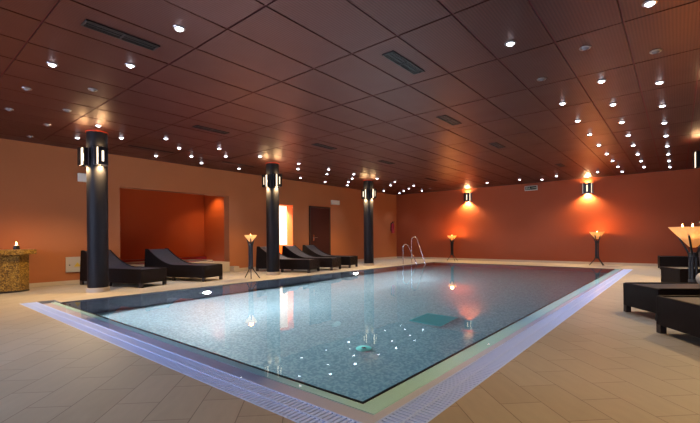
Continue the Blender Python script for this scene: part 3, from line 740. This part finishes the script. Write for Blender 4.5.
st.build('stems', M['stem'], o); lf.build('foliage', M['leaf'], o)

# ------------------------------------------------------------------ ceiling vents
def vent(x, y, ln, wd, label):
    o = thing('ceiling_vent', (x, y, HC), 0, label, 'vent', 'air vents in the ceiling')
    hx, hy = wd / 2, ln / 2; z0, z1 = -0.014, -0.002
    MB().box(-hx, -hx + 0.016, -hy, hy, z0, z1).box(hx - 0.016, hx, -hy, hy, z0, z1).box(-hx, hx, -hy, -hy + 0.016, z0, z1).box(-hx, hx, hy - 0.016, hy, z0, z1).build('frame', M['vent_frame'], o)
    lv = MB()
    for i in range(3): lv.box(-hx + 0.03 + (wd - 0.066) * i / 2, -hx + 0.036 + (wd - 0.066) * i / 2, -hy + 0.016, hy - 0.016, z0 + 0.002, z1)
    lv.box(-hx, hx, -0.008, 0.008, z0 + 0.001, z1)
    lv.build('louvres', M['vent_frame'], o)
    MB().box(-hx + 0.01, hx - 0.01, -hy + 0.01, hy - 0.01, -0.004, -0.0025).build('opening', M['vent'], o)
vent(-4.30, 1.61, 0.68, 0.15, 'dark slot air vent in the ceiling above the left edge, nearest of all')
vent(-2.47, 4.0, 0.70, 0.15, 'dark slot air vent near the middle of the ceiling, nearest there')
vent(-6.74, 4.06, 0.68, 0.16, 'dark slot air vent between the nearest column and the niche')
vent(-6.08, 6.45, 0.66, 0.17, 'dark slot air vent left of the second column top')
vent(-3.08, 6.46, 0.64, 0.17, 'dark slot air vent mid ceiling, second back from the nearest middle one')
vent(-3.11, 8.95, 0.6, 0.17, 'dark slot air vent mid ceiling, third back')
vent(-6.09, 8.9, 0.6, 0.17, 'dark slot air vent before the farthest column')
vent(-6.7, 12.6, 0.8, 0.12, 'dark slot air vent above the far end of the pool')
vent(-2.6, 12.65, 0.55, 0.15, 'dark slot air vent left of the right far wall lamp')
vent(-9.2, 4.05, 1.0, 0.07, 'narrow dark slot air vent above the niche opening')
vent(-9.3, 6.43, 1.0, 0.07, 'narrow dark slot air vent near the left wall by the second column')

# ------------------------------------------------------------------ recessed downlights
def downlight_proto(on):
    o = thing('downlight', (0, 0, HC), 0, '', 'downlight', '')
    MB().lathe((0, 0), [(0.036, -0.004), (0.04, -0.012), (0.055, -0.010), (0.06, -0.001), (0.036, -0.001)], 20, cap=False).build('trim_ring', M['dull_chrome'], o, smooth=True)
    MB().lathe((0, 0), [(0.036, -0.001), (0.034, -0.014), (0.022, -0.024), (0.004, -0.028)], 16).build('lamp', M['lamp_on'] if on else M['lamp_off'], o, smooth=True)
    return o
P_ON, P_OFF = downlight_proto(True), downlight_proto(False)
used = {True: False, False: False}
spot_data = bpy.data.lights.new('downlight_beam', 'SPOT')
spot_data.energy = P_SPOT; spot_data.color = (0.64, 0.74, 1.0); spot_data.spot_size = R(82); spot_data.spot_blend = 0.7; spot_data.shadow_soft_size = 0.04
def downlight(x, y, label, on=True, group='recessed downlights'):
    pr_ = P_ON if on else P_OFF
    o = pr_ if not used[on] else copy_tree(pr_)
    used[on] = True
    o.location = (x, y, HC); o['label'] = label; o['group'] = group
    if on: lamps.append((x, y))
lamps = []
ORD = ['', 'second ', 'third ', 'fourth ', 'fifth ', 'sixth ', 'seventh ', 'eighth ', 'ninth ', 'tenth ', 'eleventh ']
def row(name, x, ys, off=(), group='recessed downlights'):
    for i, y in enumerate(sorted(ys, reverse=True)):
        st_ = 'unlit' if y in off else 'lit'
        pos = 'farthest one' if i == 0 else ORD[i] + 'from far end'
        downlight(x, y, '%s recessed downlight, %s, %s' % (st_, pos, name), y not in off, group)
g1 = 'downlights over the right deck'
row('right ceiling row nearest the pool', -1.36, [4.33, 5.58, 6.8, 8.0, 9.22, 10.43, 11.69, 12.84, 14.06, 15.25], (5.58,), g1)
row('middle row over right deck', -0.77, [4.97, 6.17, 7.37, 8.62, 9.83, 10.99, 12.26, 13.44, 14.67], (4.97,), g1)
row('rightmost row over right deck', -0.18, [4.39, 5.58, 6.74, 7.97, 9.19, 10.4, 11.61, 12.79, 13.95, 15.19], (5.58,), g1)
g2 = 'downlights over the left deck'
row('left ceiling row nearest the pool', -8.0, [2.58, 3.8, 5.01, 6.15, 7.45, 8.66, 9.85, 11.13, 12.24, 13.58, 14.91], (14.91,), g2)
row('second row left of the pool', -8.62, [1.98, 3.19, 4.39, 5.58, 8.0, 9.25, 10.52, 12.89, 14.25, 15.33], (1.98,), g2)
row('third row left of the pool', -9.25, [2.61, 5.02, 11.07, 14.85], (), g2)
row('row closest to left wall', -9.85, [1.98, 4.43, 5.63, 6.81, 9.25, 10.47, 11.73, 14.2, 15.45], (1.98,), g2)
g3 = 'downlights along the far wall'
for x, y, lab in [(-5.54, 14.81, 'lit recessed downlight before the far wall, right of its left wall lamp'),
                  (-4.36, 14.8, 'lit recessed downlight above left of the exit sign'),
                  (-3.76, 15.35, 'lit recessed downlight just right of the exit sign'),
                  (-3.16, 14.79, 'lit recessed downlight left of the right far wall lamp'),
                  (-1.97, 14.78, 'lit recessed downlight right of the right far wall lamp')]:
    downlight(x, y, lab, True, g3)
g4 = 'downlights over the near end of the pool'
for x, y, lab, on in [(-5.62, 1.34, 'lit recessed downlight near the left edge, left of the big vent', True),
                      (-4.96, 1.94, 'lit recessed downlight just below the big vent at upper left', True),
                      (-3.73, 1.91, 'lit recessed downlight right of the big vent at upper left', True),
                      (-6.78, 1.33, 'unlit recessed downlight near the left edge, upper one', False),
                      (-8.05, 1.36, 'unlit recessed downlight at the extreme left edge', False),
                      (-7.43, 1.96, 'unlit recessed downlight left above the nearest column', False),
                      (-6.15, 1.92, 'unlit recessed downlight directly above the nearest column lamp', False)]:
    downlight(x, y, lab, on, g4)
for x, y, lab in [(-4.4, 0.1, 'left end of the row'), (-3.2, -0.6, 'second from the left'), (-2.0, 0.1, 'third from the left'), (-0.8, -0.6, 'fourth from the left'), (0.4, 0.1, 'fifth from the left'), (1.6, -0.6, 'right end of the row')]:
    downlight(x, y, 'added unseen downlight over the deck behind the camera, %s' % lab, True, 'added downlights behind the camera')  # unseen lamps added to brighten the near floor
for i, (x, y) in enumerate(lamps):
    l = bpy.data.objects.new('downlight_beam', spot_data); COL.objects.link(l); l.location = (x, y, HC - 0.04)
